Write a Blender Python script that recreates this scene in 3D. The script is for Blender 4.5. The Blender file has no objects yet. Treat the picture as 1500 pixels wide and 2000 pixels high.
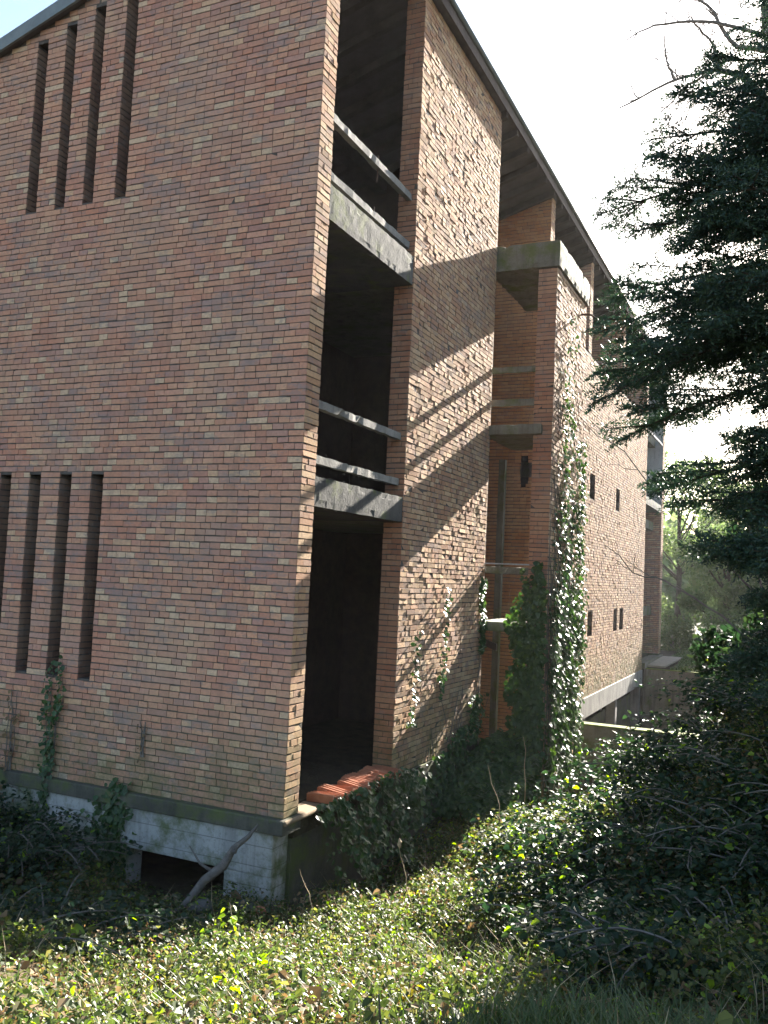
import bpy, math, random
import numpy as np
from mathutils import Matrix, Vector
rad = math.radians
RS = np.random.RandomState
# ------------------------------------------------------------------ camera, world, sun, exposure
C = bpy.context.scene
COL = C.collection
C.view_settings.view_transform = 'Standard'
C.view_settings.look = 'None'
C.view_settings.gamma = 1
C.view_settings.use_curve_mapping = False
C.view_settings.exposure = 2.95
yaw, pitch, roll, FPX = -0.435565434, .0696401850, .0465818380, 1737.66
Fv = np.array([math.sin(yaw)*math.cos(pitch), math.cos(yaw)*math.cos(pitch), math.sin(pitch)])
r0 = np.array([math.cos(yaw), -math.sin(yaw), 0.]); u0 = np.cross(r0, Fv)
cr, sr = math.cos(roll), math.sin(roll)
Rv, Uv = cr*r0 + sr*u0, -sr*r0 + cr*u0
cam = bpy.data.cameras.new('camera'); camo = bpy.data.objects.new('camera', cam); COL.objects.link(camo)
cam.sensor_fit = 'VERTICAL'; cam.sensor_height = 36; cam.lens = 36*FPX/2000
cam.clip_start = .05; cam.clip_end = 2000
camo.matrix_world = Matrix(((Rv[0], Uv[0], -Fv[0], 0), (Rv[1], Uv[1], -Fv[1], 0), (Rv[2], Uv[2], -Fv[2], 0), (0, 0, 0, 1)))
C.camera = camo
SD = Vector((.096, 1, .447)).normalized()                 # towards the sun
el = math.asin(SD.z); az = math.atan2(SD.x, SD.y)
w = bpy.data.worlds.new("World"); C.world = w; w.use_nodes = True
nt = w.node_tree; bg = nt.nodes['Background']
sk = nt.nodes.new('ShaderNodeTexSky'); sk.sky_type = 'NISHITA'; sk.sun_disc = False
sk.sun_elevation = el; sk.sun_rotation = az; sk.air_density = 1.0; sk.dust_density = 1.2; sk.ozone_density = 1.0
nt.links.new(sk.outputs[0], bg.inputs[0]); bg.inputs[1].default_value = .05
sun = bpy.data.lights.new('sun', 'SUN'); suno = bpy.data.objects.new('sun', sun); COL.objects.link(suno)
sun.energy = 5.0; sun.angle = rad(.5); sun.color = (1, .93, .82)
suno.rotation_euler = (-SD).to_track_quat('-Z', 'Y').to_euler()

# ------------------------------------------------------------------ helpers
def tag(o, label=None, cat=None, group=None, kind=None):
    for k, v in (('label', label), ('category', cat), ('group', group), ('kind', kind)):
        if v: o[k] = v
    return o
def empty(name, loc, label, cat, group=None):
    o = bpy.data.objects.new(name, None); COL.objects.link(o); o.location = loc
    o.empty_display_size = .2
    return tag(o, label, cat, group)
def link(name, me, parent=None):
    o = bpy.data.objects.new(name, me); COL.objects.link(o)
    if parent:
        o.parent = parent
        o.matrix_parent_inverse = Matrix.Translation(-Vector(parent.location)) if parent.type == 'EMPTY' else Matrix()
    return o
def npmesh(name, V, loops, starts, mats, parent=None, midx=None, smooth=False):
    me = bpy.data.meshes.new(name); V = np.asarray(V, np.float32)
    me.vertices.add(len(V)); me.vertices.foreach_set('co', V.ravel())
    me.loops.add(len(loops)); me.loops.foreach_set('vertex_index', np.asarray(loops, np.int32))
    me.polygons.add(len(starts)); me.polygons.foreach_set('loop_start', np.asarray(starts, np.int32))
    if midx is not None: me.polygons.foreach_set('material_index', np.asarray(midx, np.int32))
    me.polygons.foreach_set('use_smooth', np.full(len(starts), smooth))
    me.update(calc_edges=True); me.validate()
    for m in (mats if isinstance(mats, (list, tuple)) else [mats]): me.materials.append(m)
    return link(name, me, parent)
def quads(name, V, Q, mats, parent=None, midx=None, smooth=False):
    Q = np.asarray(Q, np.int32)
    return npmesh(name, V, Q.ravel(), np.arange(len(Q))*4, mats, parent, midx, smooth)
class MB:
    def __init__(s): s.v = []; s.f = []; s.m = []
    def poly(s, pts, m=0):
        n = len(s.v); s.v += [tuple(p) for p in pts]; s.f.append(tuple(range(n, n+len(pts)))); s.m.append(m)
    def box(s, x0, x1, y0, y1, z0, z1, m=0):
        n = len(s.v)
        s.v += [(x0,y0,z0),(x1,y0,z0),(x1,y1,z0),(x0,y1,z0),(x0,y0,z1),(x1,y0,z1),(x1,y1,z1),(x0,y1,z1)]
        for q in ((0,3,2,1),(4,5,6,7),(0,1,5,4),(1,2,6,5),(2,3,7,6),(3,0,4,7)):
            s.f.append(tuple(n+i for i in q)); s.m.append(m)
    def prism(s, pts, d, m=0):            # pts ring, extruded by vector d
        n = len(s.v); k = len(pts)
        s.v += [tuple(p) for p in pts] + [tuple(np.add(p, d)) for p in pts]
        s.f.append(tuple(range(n, n+k))[::-1]); s.m.append(m)
        s.f.append(tuple(range(n+k, n+2*k))); s.m.append(m)
        for i in range(k):
            j = (i+1) % k; s.f.append((n+i, n+j, n+k+j, n+k+i)); s.m.append(m)
    def tube(s, P, R, n=6, m=0, cap=True):
        P = [Vector(p) for p in P]
        if not hasattr(R, '__len__'): R = [R]*len(P)
        b = len(s.v); ref = Vector((.3, .2, 1)).normalized()
        for i, p in enumerate(P):
            t = (P[min(i+1, len(P)-1)] - P[max(i-1, 0)]).normalized()
            a = t.cross(ref)
            if a.length < .05: a = t.cross(Vector((1, 0, 0)))
            a.normalize(); c = t.cross(a)
            for k in range(n):
                th = 2*math.pi*k/n; q = p + (a*math.cos(th) + c*math.sin(th))*R[i]; s.v.append(tuple(q))
        for i in range(len(P)-1):
            for k in range(n):
                k2 = (k+1) % n
                s.f.append((b+i*n+k, b+i*n+k2, b+(i+1)*n+k2, b+(i+1)*n+k)); s.m.append(m)
        if cap:
            s.f.append(tuple(b+k for k in range(n))[::-1]); s.m.append(m)
            e = b+(len(P)-1)*n; s.f.append(tuple(e+k for k in range(n))); s.m.append(m)
    def build(s, name, mats, parent=None, bevel=0, smooth=False):
        me = bpy.data.meshes.new(name); me.from_pydata(s.v, [], s.f)
        for m in (mats if isinstance(mats, (list, tuple)) else [mats]): me.materials.append(m)
        me.polygons.foreach_set('material_index', s.m); me.polygons.foreach_set('use_smooth', [smooth]*len(s.f)); me.update()
        o = link(name, me, parent)
        if bevel:
            b = o.modifiers.new('b', 'BEVEL'); b.width = bevel; b.segments = 2; b.limit_method = 'ANGLE'
        return o

# ------------------------------------------------------------------ materials
def mat(name):
    m = bpy.data.materials.new(name); m.use_nodes = True
    t = m.node_tree; return m, t, t.nodes['Principled BSDF']
def N(t, kind, **kw):
    n = t.nodes.new(kind)
    for k, v in kw.items(): setattr(n, k, v)
    return n
def pos(t, scale=(1, 1, 1)):
    g = N(t, 'ShaderNodeNewGeometry'); mp = N(t, 'ShaderNodeMapping'); mp.inputs['Scale'].default_value = scale
    t.links.new(g.outputs['Position'], mp.inputs[0]); return mp.outputs[0]
def noise(t, vec, sc, det=4, rough=.6):
    n = N(t, 'ShaderNodeTexNoise'); n.inputs['Scale'].default_value = sc; n.inputs['Detail'].default_value = det
    n.inputs['Roughness'].default_value = rough; t.links.new(vec, n.inputs['Vector']); return n.outputs[0]
def ramp(t, f, stops, interp='LINEAR'):
    r = N(t, 'ShaderNodeValToRGB'); r.color_ramp.interpolation = interp; e = r.color_ramp.elements
    while len(e) < len(stops): e.new(.5)
    for i, (p, c) in enumerate(stops):
        e[i].position = p; e[i].color = (c, c, c, 1) if not hasattr(c, '__len__') else (*c, 1)
    t.links.new(f, r.inputs[0]); return r.outputs[0]
def mix(t, f, a, b, mode='MIX'):
    m = N(t, 'ShaderNodeMix', data_type='RGBA', blend_type=mode)
    for i, x in ((0, f), (6, a), (7, b)):
        if hasattr(x, 'type') and hasattr(x, 'node'): t.links.new(x, m.inputs[i])
        elif i == 0: m.inputs[0].default_value = x
        else: m.inputs[i].default_value = (*x, 1)
    return m.outputs[2]
def bump(t, bs, h, strength=.5, dist=.01):
    b = N(t, 'ShaderNodeBump'); b.inputs['Strength'].default_value = strength; b.inputs['Distance'].default_value = dist
    t.links.new(h, b.inputs['Height']); t.links.new(b.outputs[0], bs.inputs['Normal'])
def maprange(t, f, a, b, c=0., d=1.):
    m = N(t, 'ShaderNodeMapRange'); t.links.new(f, m.inputs[0])
    for i, x in zip((1, 2, 3, 4), (a, b, c, d)): m.inputs[i].default_value = x
    return m.outputs[0]
def math_(t, op, a, b):
    m = N(t, 'ShaderNodeMath', operation=op)
    for i, x in ((0, a), (1, b)):
        if hasattr(x, 'node'): t.links.new(x, m.inputs[i])
        else: m.inputs[i].default_value = x
    return m.outputs[0]
def base(t, col, bs, rough=.9, spec=.2):
    t.links.new(col, bs.inputs['Base Color']); bs.inputs['Roughness'].default_value = rough
    bs.inputs['Specular IOR Level'].default_value = spec

def brick_mat(name, pal, grey=.5, moss=True, mortar=False):
    m, t, b = mat(name); p = pos(t)
    if mortar:
        c = ramp(t, noise(t, p, 9), [(.3, (.06, .05, .043)), (.7, (.125, .105, .09))])
    else:
        g = N(t, 'ShaderNodeNewGeometry')
        k = len(pal); c = ramp(t, g.outputs['Random Per Island'], [(i/k, q) for i, q in enumerate(pal)], 'CONSTANT')
        c = mix(t, ramp(t, noise(t, p, 28, 5, .7), [(.4, 0.), (.7, .45)]), c, (.19, .13, .10))
        c = mix(t, ramp(t, noise(t, p, 1.1, 3, .6), [(.38, 0.), (.66, .35)]), c, (.42, .32, .22))
    st = ramp(t, noise(t, pos(t, (1, 1, 2.6)), 2.6, 7, .75), [(.54, 0.), (.585, grey)])
    c = mix(t, st, c, (.20, .19, .185))
    dk = ramp(t, noise(t, pos(t, (5, 5, .5)), 1.3, 4, .6), [(.55, 0.), (.8, .35)])
    c = mix(t, dk, c, (.10, .085, .075))
    if moss:
        sx = N(t, 'ShaderNodeSeparateXYZ'); t.links.new(p, sx.inputs[0])
        zf = maprange(t, sx.outputs[2], -1.3, -2.5)
        mf = math_(t, 'MULTIPLY', zf, ramp(t, noise(t, p, 3.5, 5, .7), [(.35, 0.), (.6, .75)]))
        c = mix(t, mf, c, (.13, .14, .05))
    base(t, c, b, .93, .15)
    bump(t, b, noise(t, p, 60, 4, .7), .55, .006)
    return m
PAL = [(0.503, 0.229, 0.148), (0.539, 0.249, 0.159), (0.46, 0.213, 0.143), (0.564, 0.275, 0.171), (0.487, 0.229, 0.155), (0.521, 0.26, 0.183), (0.424, 0.201, 0.143), (0.591, 0.304, 0.187), (0.6, 0.363, 0.218), (0.512, 0.224, 0.14), (0.555, 0.281, 0.187), (0.46, 0.241, 0.183), (0.503, 0.229, 0.148), (0.53, 0.26, 0.164), (0.6, 0.406, 0.264), (0.399, 0.201, 0.155)]
PAL2 = [(.46,.26,.145),(.42,.22,.125),(.51,.32,.18),(.39,.21,.13),(.55,.37,.22),(.44,.27,.17),(.34,.20,.14),(.49,.30,.165)]
PAL3 = [(.46,.20,.08),(.43,.17,.07),(.49,.23,.10),(.38,.16,.07),(.45,.205,.085)]
M = {}
M['brick'] = brick_mat('weathered_brick', PAL, .42)
M['brick_sun'] = brick_mat('sunlit_brick', PAL2, .35)  # same brick on sunlit faces, the sun's warmth put into the palette
M['brick_shade'] = brick_mat('shaded_recess_brick', [(.20,.11,.08),(.17,.095,.075),(.23,.13,.09)], .3)  # brick darkened in colour for the shade inside slits and window recesses
M['brick_bounce_red'] = brick_mat('bounce_red_brick', [(.42,.18,.10),(.38,.16,.09),(.46,.215,.12),(.34,.15,.09),(.44,.22,.13),(.40,.17,.10)], .3)  # bounce light on end faces and pier put into the red palette
M['brick_bounce_orange'] = brick_mat('bounce_orange_brick', PAL3, .12, False)  # bounced glow of the stair recess put into the orange palette
M['mortar'] = brick_mat('mortar', None, .3, True, True)

def concrete_mat(name, a, b_, boards=0, moss=0.):
    m, t, b = mat(name); p = pos(t)
    c = ramp(t, noise(t, p, 2.2, 6, .7), [(.3, a), (.7, b_)])
    c = mix(t, ramp(t, noise(t, pos(t, (6, 6, .6)), 1.5, 4), [(.5, 0.), (.72, .55)]), c, tuple(x*.35 for x in a))
    c = mix(t, ramp(t, noise(t, p, 35, 3), [(.55, 0.), (.7, .4)]), c, tuple(x*.45 for x in a))
    if boards:
        sx = N(t, 'ShaderNodeSeparateXYZ'); t.links.new(p, sx.inputs[0])
        fr = math_(t, 'FRACT', math_(t, 'MULTIPLY', sx.outputs[2], 1/boards), 0.)
        ln = ramp(t, fr, [(.0, 1.), (.06, 0.)])
        c = mix(t, math_(t, 'MULTIPLY', ln, .75), c, (.05, .045, .04))
    if moss:
        c = mix(t, ramp(t, noise(t, p, 3, 5, .7), [(.55-moss*.3, 0.), (.72-moss*.3, .85)]), c, (.10, .12, .035))
    base(t, c, b, .92, .2); bump(t, b, noise(t, p, 30, 5, .7), .5, .01); return m
M['conc'] = concrete_mat('dark_grey_concrete', (.05,.05,.05), (.115,.11,.10), 0, .12)
M['conc_light'] = concrete_mat('grey_concrete', (.16,.155,.145), (.28,.265,.24))
M['conc_board'] = concrete_mat('board_marked_concrete', (.30,.295,.265), (.50,.48,.44), .19, .3)
M['conc_dark'] = concrete_mat('mossy_concrete', (.07,.065,.05), (.13,.12,.09), 0, .22)
M['conc_retain'] = concrete_mat('retaining_concrete', (.15,.13,.10), (.24,.21,.165), 0, .1)
M['moss'] = concrete_mat('moss_top', (.10,.13,.02), (.18,.21,.04), 0, .3)
M['slab'] = concrete_mat('stained_slab', (.13,.12,.09), (.21,.19,.15), 0, .2)
M['plaster'] = concrete_mat('grey_render', (.30,.30,.30), (.42,.42,.42))
def simple(name, a, b_, sc=8, rough=.85, spec=.2, bmp=.4, stretch=(1, 1, 1)):
    m, t, b = mat(name); p = pos(t, stretch)
    base(t, ramp(t, noise(t, p, sc, 5, .65), [(.3, a), (.7, b_)]), b, rough, spec)
    bump(t, b, noise(t, p, sc*4, 4), bmp, .01); return m
M['timber'] = simple('dark_timber', (.06,.045,.04), (.10,.08,.07), 6)
M['deck'] = simple('roof_boards', (.075,.06,.055), (.12,.10,.09), 4)
M['copper'] = simple('weathered_flashing', (.10,.115,.115), (.17,.19,.185), 5, .5, .5, .1)
M['terracotta'] = simple('terracotta', (.32,.12,.06), (.46,.20,.11), 9, .8, .25)
M['bark'] = simple('bark', (.045,.035,.028), (.11,.09,.07), 14, .95, .1, .8)
M['twig'] = simple('grey_twig', (.10,.085,.07), (.19,.165,.14), 20, .9, .2)
M['straw'] = simple('dry_stem', (.28,.20,.11), (.42,.32,.19), 20, .8, .3)
M['soil'] = simple('soil', (.035,.028,.018), (.085,.07,.042), 5, .95, .1, .8)
M['darkroom'] = simple('shaded_inner_brickwork', (.05,.032,.026), (.085,.055,.042), 7)  # inner walls coloured near black to stand for the unlit rooms
M['rust'] = simple('rusty_steel', (.09,.05,.035), (.16,.09,.06), 20, .8, .4)

def leaf_mat(name, pal, rough=.42, trans=.35, spec=.5):
    m, t, b = mat(name)
    g = N(t, 'ShaderNodeNewGeometry'); k = len(pal)
    c = ramp(t, g.outputs['Random Per Island'], [(i/(k-1) if k > 1 else 0, q) for i, q in enumerate(pal)])
    c = mix(t, ramp(t, noise(t, pos(t), .9, 4), [(.35, 0.), (.65, .5)]), c, tuple(np.mean(pal, 0)*np.array([.7, .75, .6])))
    base(t, c, b, rough, spec)
    tr = N(t, 'ShaderNodeBsdfTranslucent')
    hs = N(t, 'ShaderNodeHueSaturation'); hs.inputs['Value'].default_value = 1.5; hs.inputs['Saturation'].default_value = 1.15
    t.links.new(c, hs.inputs['Color']); t.links.new(hs.outputs[0], tr.inputs[0])
    mx = N(t, 'ShaderNodeMixShader'); mx.inputs[0].default_value = trans
    t.links.new(b.outputs[0], mx.inputs[1]); t.links.new(tr.outputs[0], mx.inputs[2])
    t.links.new(mx.outputs[0], t.nodes['Material Output'].inputs[0]); return m
M['ivy'] = leaf_mat('ivy_leaf', [(.022,.050,.014),(.035,.075,.02),(.05,.10,.025),(.028,.055,.016),(.09,.15,.03)], .42, .28, .42)
M['cover'] = leaf_mat('undergrowth_leaf', [(.028,.052,.018),(.045,.07,.022),(.07,.10,.028),(.04,.058,.02),(.15,.17,.04),(.17,.15,.06)], .45, .5, .42)
M['bramble'] = leaf_mat('bramble_leaf', [(.013,.030,.014),(.018,.040,.018),(.026,.052,.020),(.016,.034,.016),(.05,.075,.025)], .5, .3, .35)
M['dead'] = leaf_mat('dead_leaf', [(.16,.10,.05),(.22,.14,.07),(.12,.08,.05),(.28,.20,.11)], .7, .3, .2)
M['lime'] = leaf_mat('lime_leaf', [(.16,.26,.03),(.22,.33,.04),(.28,.36,.05)], .5, .5)
M['yellow'] = leaf_mat('yellow_leaf', [(.42,.34,.04),(.5,.38,.05)], .5, .5)
M['grass'] = leaf_mat('grass_blade', [(.03,.06,.014),(.05,.09,.02),(.08,.115,.035),(.16,.16,.075)], .5, .4)
M['needle'] = leaf_mat('fir_needle', [(.018,.040,.030),(.026,.055,.038),(.038,.07,.040),(.06,.09,.035)], .5, .15, .4)
M['far'] = leaf_mat('far_leaf', [(.10,.15,.06),(.15,.20,.08),(.08,.12,.055),(.20,.23,.11)], .6, .4, .3)

# ------------------------------------------------------------------ leaves (numpy)
def unit(a): return a/np.maximum(np.linalg.norm(a, axis=-1, keepdims=True), 1e-9)
LW = np.array([0, .30, 1, .38, .0, 0])
def leafverts(P, Nn, T, S, wid=.62, fold=.22):
    """ovate folded leaf, 6 verts: base, l1, l2, tip, r2, r1"""
    Nn = unit(Nn); T = unit(T - Nn*np.sum(T*Nn, 1, keepdims=True)); B = np.cross(Nn, T); S = S[:, None]
    prof = [(0, 0), (.28, .5), (.72, .36), (1.08, 0), (.72, -.36), (.28, -.5)]
    out = []
    for a, b in prof:
        out.append(P + T*S*a + B*S*b*wid*1.3 + Nn*S*(abs(b)*fold - .12*a*a))
    return np.stack(out, 1).reshape(-1, 3)
def leaves(name, P, Nn, T, S, m, parent=None, wid=.62, fold=.22, extra=None):
    V = leafverts(P, Nn, T, S, wid, fold); n = len(P); b = (np.arange(n)*6)[:, None]
    Q = np.concatenate([b+np.array([[0, 3, 2, 1]]), b+np.array([[0, 5, 4, 3]])], 1).reshape(-1, 4)
    mats = m if isinstance(m, (list, tuple)) else [m]; midx = None
    if len(mats) > 1: midx = np.repeat(extra, 2)
    return quads(name, V, Q, mats, parent, midx)
def jit(r, n, s): return r.normal(0, s, (n, 3))

# ------------------------------------------------------------------ ground
def gz(x, y):
    x = np.asarray(x, float); y = np.asarray(y, float)
    dx = np.maximum(x+4.4, 0); dy = np.maximum(7.5-y, 0)
    d = np.where(x < -4.4, dy, np.where(y > 7.5, dx, np.hypot(dx, dy)))
    k = np.clip((y-6.5)/2.5, 0, 1); k = k*k*(3-2*k)
    za = np.minimum(-3.14+.06*d+.27*np.maximum(d-1.7, 0), -1.6)
    zb_ = np.minimum(-3.45+.122*d*d, -1.42)
    z = za*(1-k)+zb_*k - .55*np.clip((y-11.8)/2, 0, 1)*np.clip((-.8-x)/.9, 0, 1)
    z = z + (.05*np.sin(x*1.7+.4)*np.sin(y*1.3) + .035*np.sin(x*4.1+y*3.1))*np.clip(d*2, 0, 1)
    z = z - .30*np.exp(-((x+5.62)/.6)**4-((y-7.35)/.5)**2)
    # sunken drive between the retaining walls
    dr = (x < -.9) & (y > 17.0) & (y < 29.55)
    z = np.where(dr, -4.6 , z)
    far = np.clip((y-29.55)/.1, 0, 1); z = z*(1-far) + far*(-2.62 + .05*np.sin(x*1.1+y*.7) + .012*np.clip(y-30, 0, 200))
    nb = (x >= -.9) & (y > 13) & (y < 29.6); z = np.where(nb, z*1. - .09*(y-13), z); z = np.where(nb, np.maximum(z, -2.6), z)
    return z
def grid(name, xs, ys, zf, m):
    X, Y = np.meshgrid(xs, ys); V = np.stack([X, Y, zf(X, Y)], -1).reshape(-1, 3); nx = len(xs)
    i = (np.arange(len(ys)-1)[:, None]*nx + np.arange(nx-1)[None]).ravel()
    return quads(name, V, np.stack([i, i+1, i+nx+1, i+nx], 1), m, None, None, True)
xs = np.concatenate([[-900, -400, -150, -60, -30], np.arange(-16, 12, .2), [14, 18, 25, 40, 80, 200, 500, 900]])
ys = np.concatenate([[-300, -80, -30, -12, -6], np.arange(-3, 17, .2), [17.0, 17.02], np.arange(17.5, 29.5, .5), [29.54, 29.66], np.arange(30, 46, 1.), [50, 60, 80, 120, 200, 400, 1200]])
tag(grid('ground', xs, ys, gz, M['soil']), kind='structure')
sl = MB(); sl.prism([(-4.28, 29.72, -2.56), (-3.75, 29.72, -2.56), (-3.62, 33.4, -2.5), (-4.28, 33.4, -2.5)], (0, 0, .05))
tag(sl.build('path', simple('pale_paving', (.22,.19,.15), (.32,.28,.22), 6)), kind='structure')

# ------------------------------------------------------------------ the building
XF = -4.4
B = empty('brick_building', (XF, 7.5, -2.4), 'abandoned unfinished three storey brick building with slit windows, open loggias and sloping roof', 'building')
ztop = lambda x: 7.5 + .295*(x-XF)
H0, HC = -2.37, .067
def brick_face(name, O, U, Nn, z0, z1, ivf, m, seed, rough=1., parent=B, lmul=1.):
    """real bricks laid course by course on the plane O + U*s, facing Nn; ivf(z) gives the intervals of s"""
    r = RS(seed); rows = []; k0 = int(math.floor((z0-H0)/HC)); k1 = int(math.ceil((z1-H0)/HC))
    for k in range(k0, k1):
        zb = H0 + k*HC + .006; zt = zb + .0545
        if zb < z0-.02 or zt > z1+.02: continue
        for a, b in ivf((zb+zt)/2):
            s = a; first = True
            while s < b-.02:
                L = .245 if r.rand() < .15 else .121
                L *= lmul
                if first: L = [.117, .245, .06][(k + int(r.rand()*1.3)) % 3]; first = False
                e = s+L
                if e > b-.055: e = b
                rows.append((s, e, zb, zt)); s = e + .005 + r.rand()*.003
    A = np.array(rows); n = len(A); U = np.array(U, float); Nn = np.array(Nn, float); O = np.array(O, float)
    pr = .0065 + r.normal(0, .0015, n)*rough + (r.rand(n) < .06)*r.normal(0, .0025, n)*rough
    pr = np.clip(pr, .001, .03)
    tu = r.normal(0, .0013, n)*rough*(A[:, 1]-A[:, 0])/.2; tz = r.normal(0, .0008, n)*rough
    dz = r.normal(0, .0012, (n, 2)); h = np.array([0, 0, 1.])
    V = np.zeros((n, 8, 3))
    for i, (su, sv) in enumerate([(0, 0), (1, 0), (1, 1), (0, 1)]):
        s = A[:, su] + r.normal(0, .0012, n); z = A[:, 2+sv] + dz[:, su]*(1) + r.normal(0, .0018, n)
        f = pr + (su*2-1)*tu + (sv*2-1)*tz
        V[:, i] = O + U*s[:, None] + h*z[:, None] + Nn*f[:, None]
        V[:, 4+i] = O + U*s[:, None] + h*z[:, None] - Nn*.012
    b = (np.arange(n)*8)[:, None]
    F = [(0, 1, 2, 3), (1, 5, 6, 2), (4, 0, 3, 7), (3, 2, 6, 7), (4, 5, 1, 0)]
    if np.dot(np.cross(U, h), Nn) < 0: F = [q[::-1] for q in F]
    Q = np.concatenate([b+np.array([q]) for q in F], 1).reshape(-1, 4)
    return quads(name, V.reshape(-1, 3), Q, m, parent)

slU = [(-8.37, -8.20), (-7.92, -7.76), (-7.49, -7.33), (-7.02, -6.85)]
slL = [(-8.45, -8.27), (-7.99, -7.81), (-7.53, -7.35), (-7.07, -6.89), (-8.91, -8.73)]
def ivA(z):
    a = -10.4; b = XF
    a = max(a, XF + (z+.03-7.5)/.295)
    if a >= b: return []
    hs = []
    if z < .95 and z > -1.28: hs = slL
    elif z > 4.08: hs = [(p, q) for p, q in slU if z < ztop(p)-.02-.12*1]
    hs = sorted(hs); out = []; s = a
    for p, q in hs:
        if q < a: continue
        if p > s: out.append((s, p))
        s = q
    out.append((s, b)); return out
# gable wall backing : columns between the slits
gw = MB(); edges = sorted(set([-12.5, XF] + [e for p in slL for e in p] + [e for p in slU for e in p]))
T = .27
def colA(x0, x1, z0, z1=None):
    zt0, zt1 = (ztop(x0), ztop(x1)) if z1 is None else (z1, z1)
    gw.prism([(x0, 7.5, z0), (x1, 7.5, z0), (x1, 7.5, zt1), (x0, 7.5, zt0)], (0, T, 0))
def span(z0, z1, holes):
    s = -12.5
    for p, q in sorted(holes):
        if p > s: colA(s, p, z0, z1)
        s = q
    colA(s, XF, z0, z1)
span(-2.5, -1.28, []); span(-1.28, .95, slL); span(.95, 4.08, [])
s = -12.5
for p, q in slU:
    colA(s, p, 4.08); colA(p, q, ztop(p)-.16); s = q
colA(s, XF, 4.08)
gw.build('gable_wall', M['mortar'], B)
brick_face('gable_brickwork', (0, 7.5, 0), (1, 0, 0), (0, -1, 0), H0, 7.5, ivA, M['brick'], 1, 1.0)
# reveals of the slits (the reveals facing the camera side) and dark sheets standing for the unlit rooms behind
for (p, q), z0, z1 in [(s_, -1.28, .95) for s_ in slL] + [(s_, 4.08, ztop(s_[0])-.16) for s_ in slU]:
    brick_face('window_reveal', (p, 0, 0), (0, 1, 0), (1, 0, 0), z0, z1, lambda z: [(7.505, 7.76)], M['brick_shade'], int(abs(p)*100), .8)
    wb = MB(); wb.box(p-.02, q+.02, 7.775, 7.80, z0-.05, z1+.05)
    wb.build('window_dark_sheet', M['darkroom'], B)
    if z0 < 0:
        lt = MB(); lt.box(q-.035, q+.002, 7.56, 7.70, .58, .948); lt.build('window_lintel', M['conc'], B)
# long facade
def fwall(name, y0, y1, z0, z1, x0=XF-.25, x1=XF):
    b = MB(); b.box(x0, x1, y0, y1, z0, z1); return b.build(name, M['mortar'], B)
brick_face('corner_brickwork', (XF, 0, 0), (0, 1, 0), (1, 0, 0), H0, 7.5, lambda z: [(7.5, 7.77)], M['brick_sun'], 5, 1.2)
fwall('facade_wall', 10.0, 13.25, -2.45, 7.5)
brick_face('facade_brickwork', (XF, 0, 0), (0, 1, 0), (1, 0, 0), -2.45, 7.5, lambda z: [(10.0, 13.25)], M['brick_sun'], 6, 1.9)
brick_face('end_brickwork', (0, 10.0, 0), (1, 0, 0), (0, -1, 0), -2.45, 7.5, lambda z: [(XF-.25, XF)], M['brick_bounce_red'], 7)
fb = MB(); fb.box(XF-.27, XF+.03, 9.98, 13.27, -3.6, -2.45); fb.build('footing', M['conc_dark'], B)
# far facade with little windows
wl = [(20.10, 20.55), (20.95, 21.5), (24.2, 24.75), (25.1, 25.7)]
wu = [(19.75, 20.25), (20.75, 21.35), (24.1, 24.65)]
def iv4(z):
    h = wl if -1.25 < z < -.65 else wu if 2.0 < z < 2.62 else []
    out = []; s = 16.5
    for p, q in h: out.append((s, p)); s = q
    out.append((s, 29.3)); return out
f4 = MB()
for z0, z1, h in [(-2.63, -1.25, []), (-1.25, -.65, wl), (-.65, 2.0, []), (2.0, 2.62, wu), (2.62, 5.3, [])]:
    s = 16.5
    for p, q in h: f4.box(XF-.25, XF, s, p, z0, z1); s = q
    f4.box(XF-.25, XF, s, 29.3, z0, z1)
f4.build('rear_facade_wall', M['mortar'], B)
brick_face('rear_facade_brickwork', (XF, 0, 0), (0, 1, 0), (1, 0, 0), -2.63, 5.3, iv4, M['brick_sun'], 8, 1.6)
for h, z0, z1 in ((wl, -1.25, -.65), (wu, 2.0, 2.62)):
    for p, q in h:
        a = MB(); a.box(XF-.30, XF-.12, p-.02, q+.02, z0-.02, z1+.02); a.build('window', M['brick_shade'], B)
for y in (16.5, 20.2, 24.6, 29.0):
    fwall('attic_pier', y, y+.3, 5.3, 7.5)
    brick_face('attic_pier_brickwork', (XF, 0, 0), (0, 1, 0), (1, 0, 0), 5.3, 7.5, lambda z: [(y, y+.3)], M['brick_sun'], 20+int(y), 1.3)
    if y > 17:
        fwall('partition_wall', y, y+.25, 5.3, 7.2, -7.5, XF-.25)
        brick_face('partition_brickwork', (0, y, 0), (1, 0, 0), (0, -1, 0), 5.3, 7.4, lambda z: [(max(-7.5, XF+(z+.05-7.5)/.295), XF)], M['brick'], 40+int(y))
# beam and columns under the far facade
bm = MB(); bm.box(XF-.3, XF+.035, 16.5, 29.32, -3.1, -2.63); bm.build('ground_beam', M['conc_light'], B, .015)
for y0 in (20.9, 25.0, 29.05):
    c = MB(); c.box(XF-.28, XF-.02, y0, y0+.27, -4.7, -3.1); c.build('column', M['conc_light'], B, .01)
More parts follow.
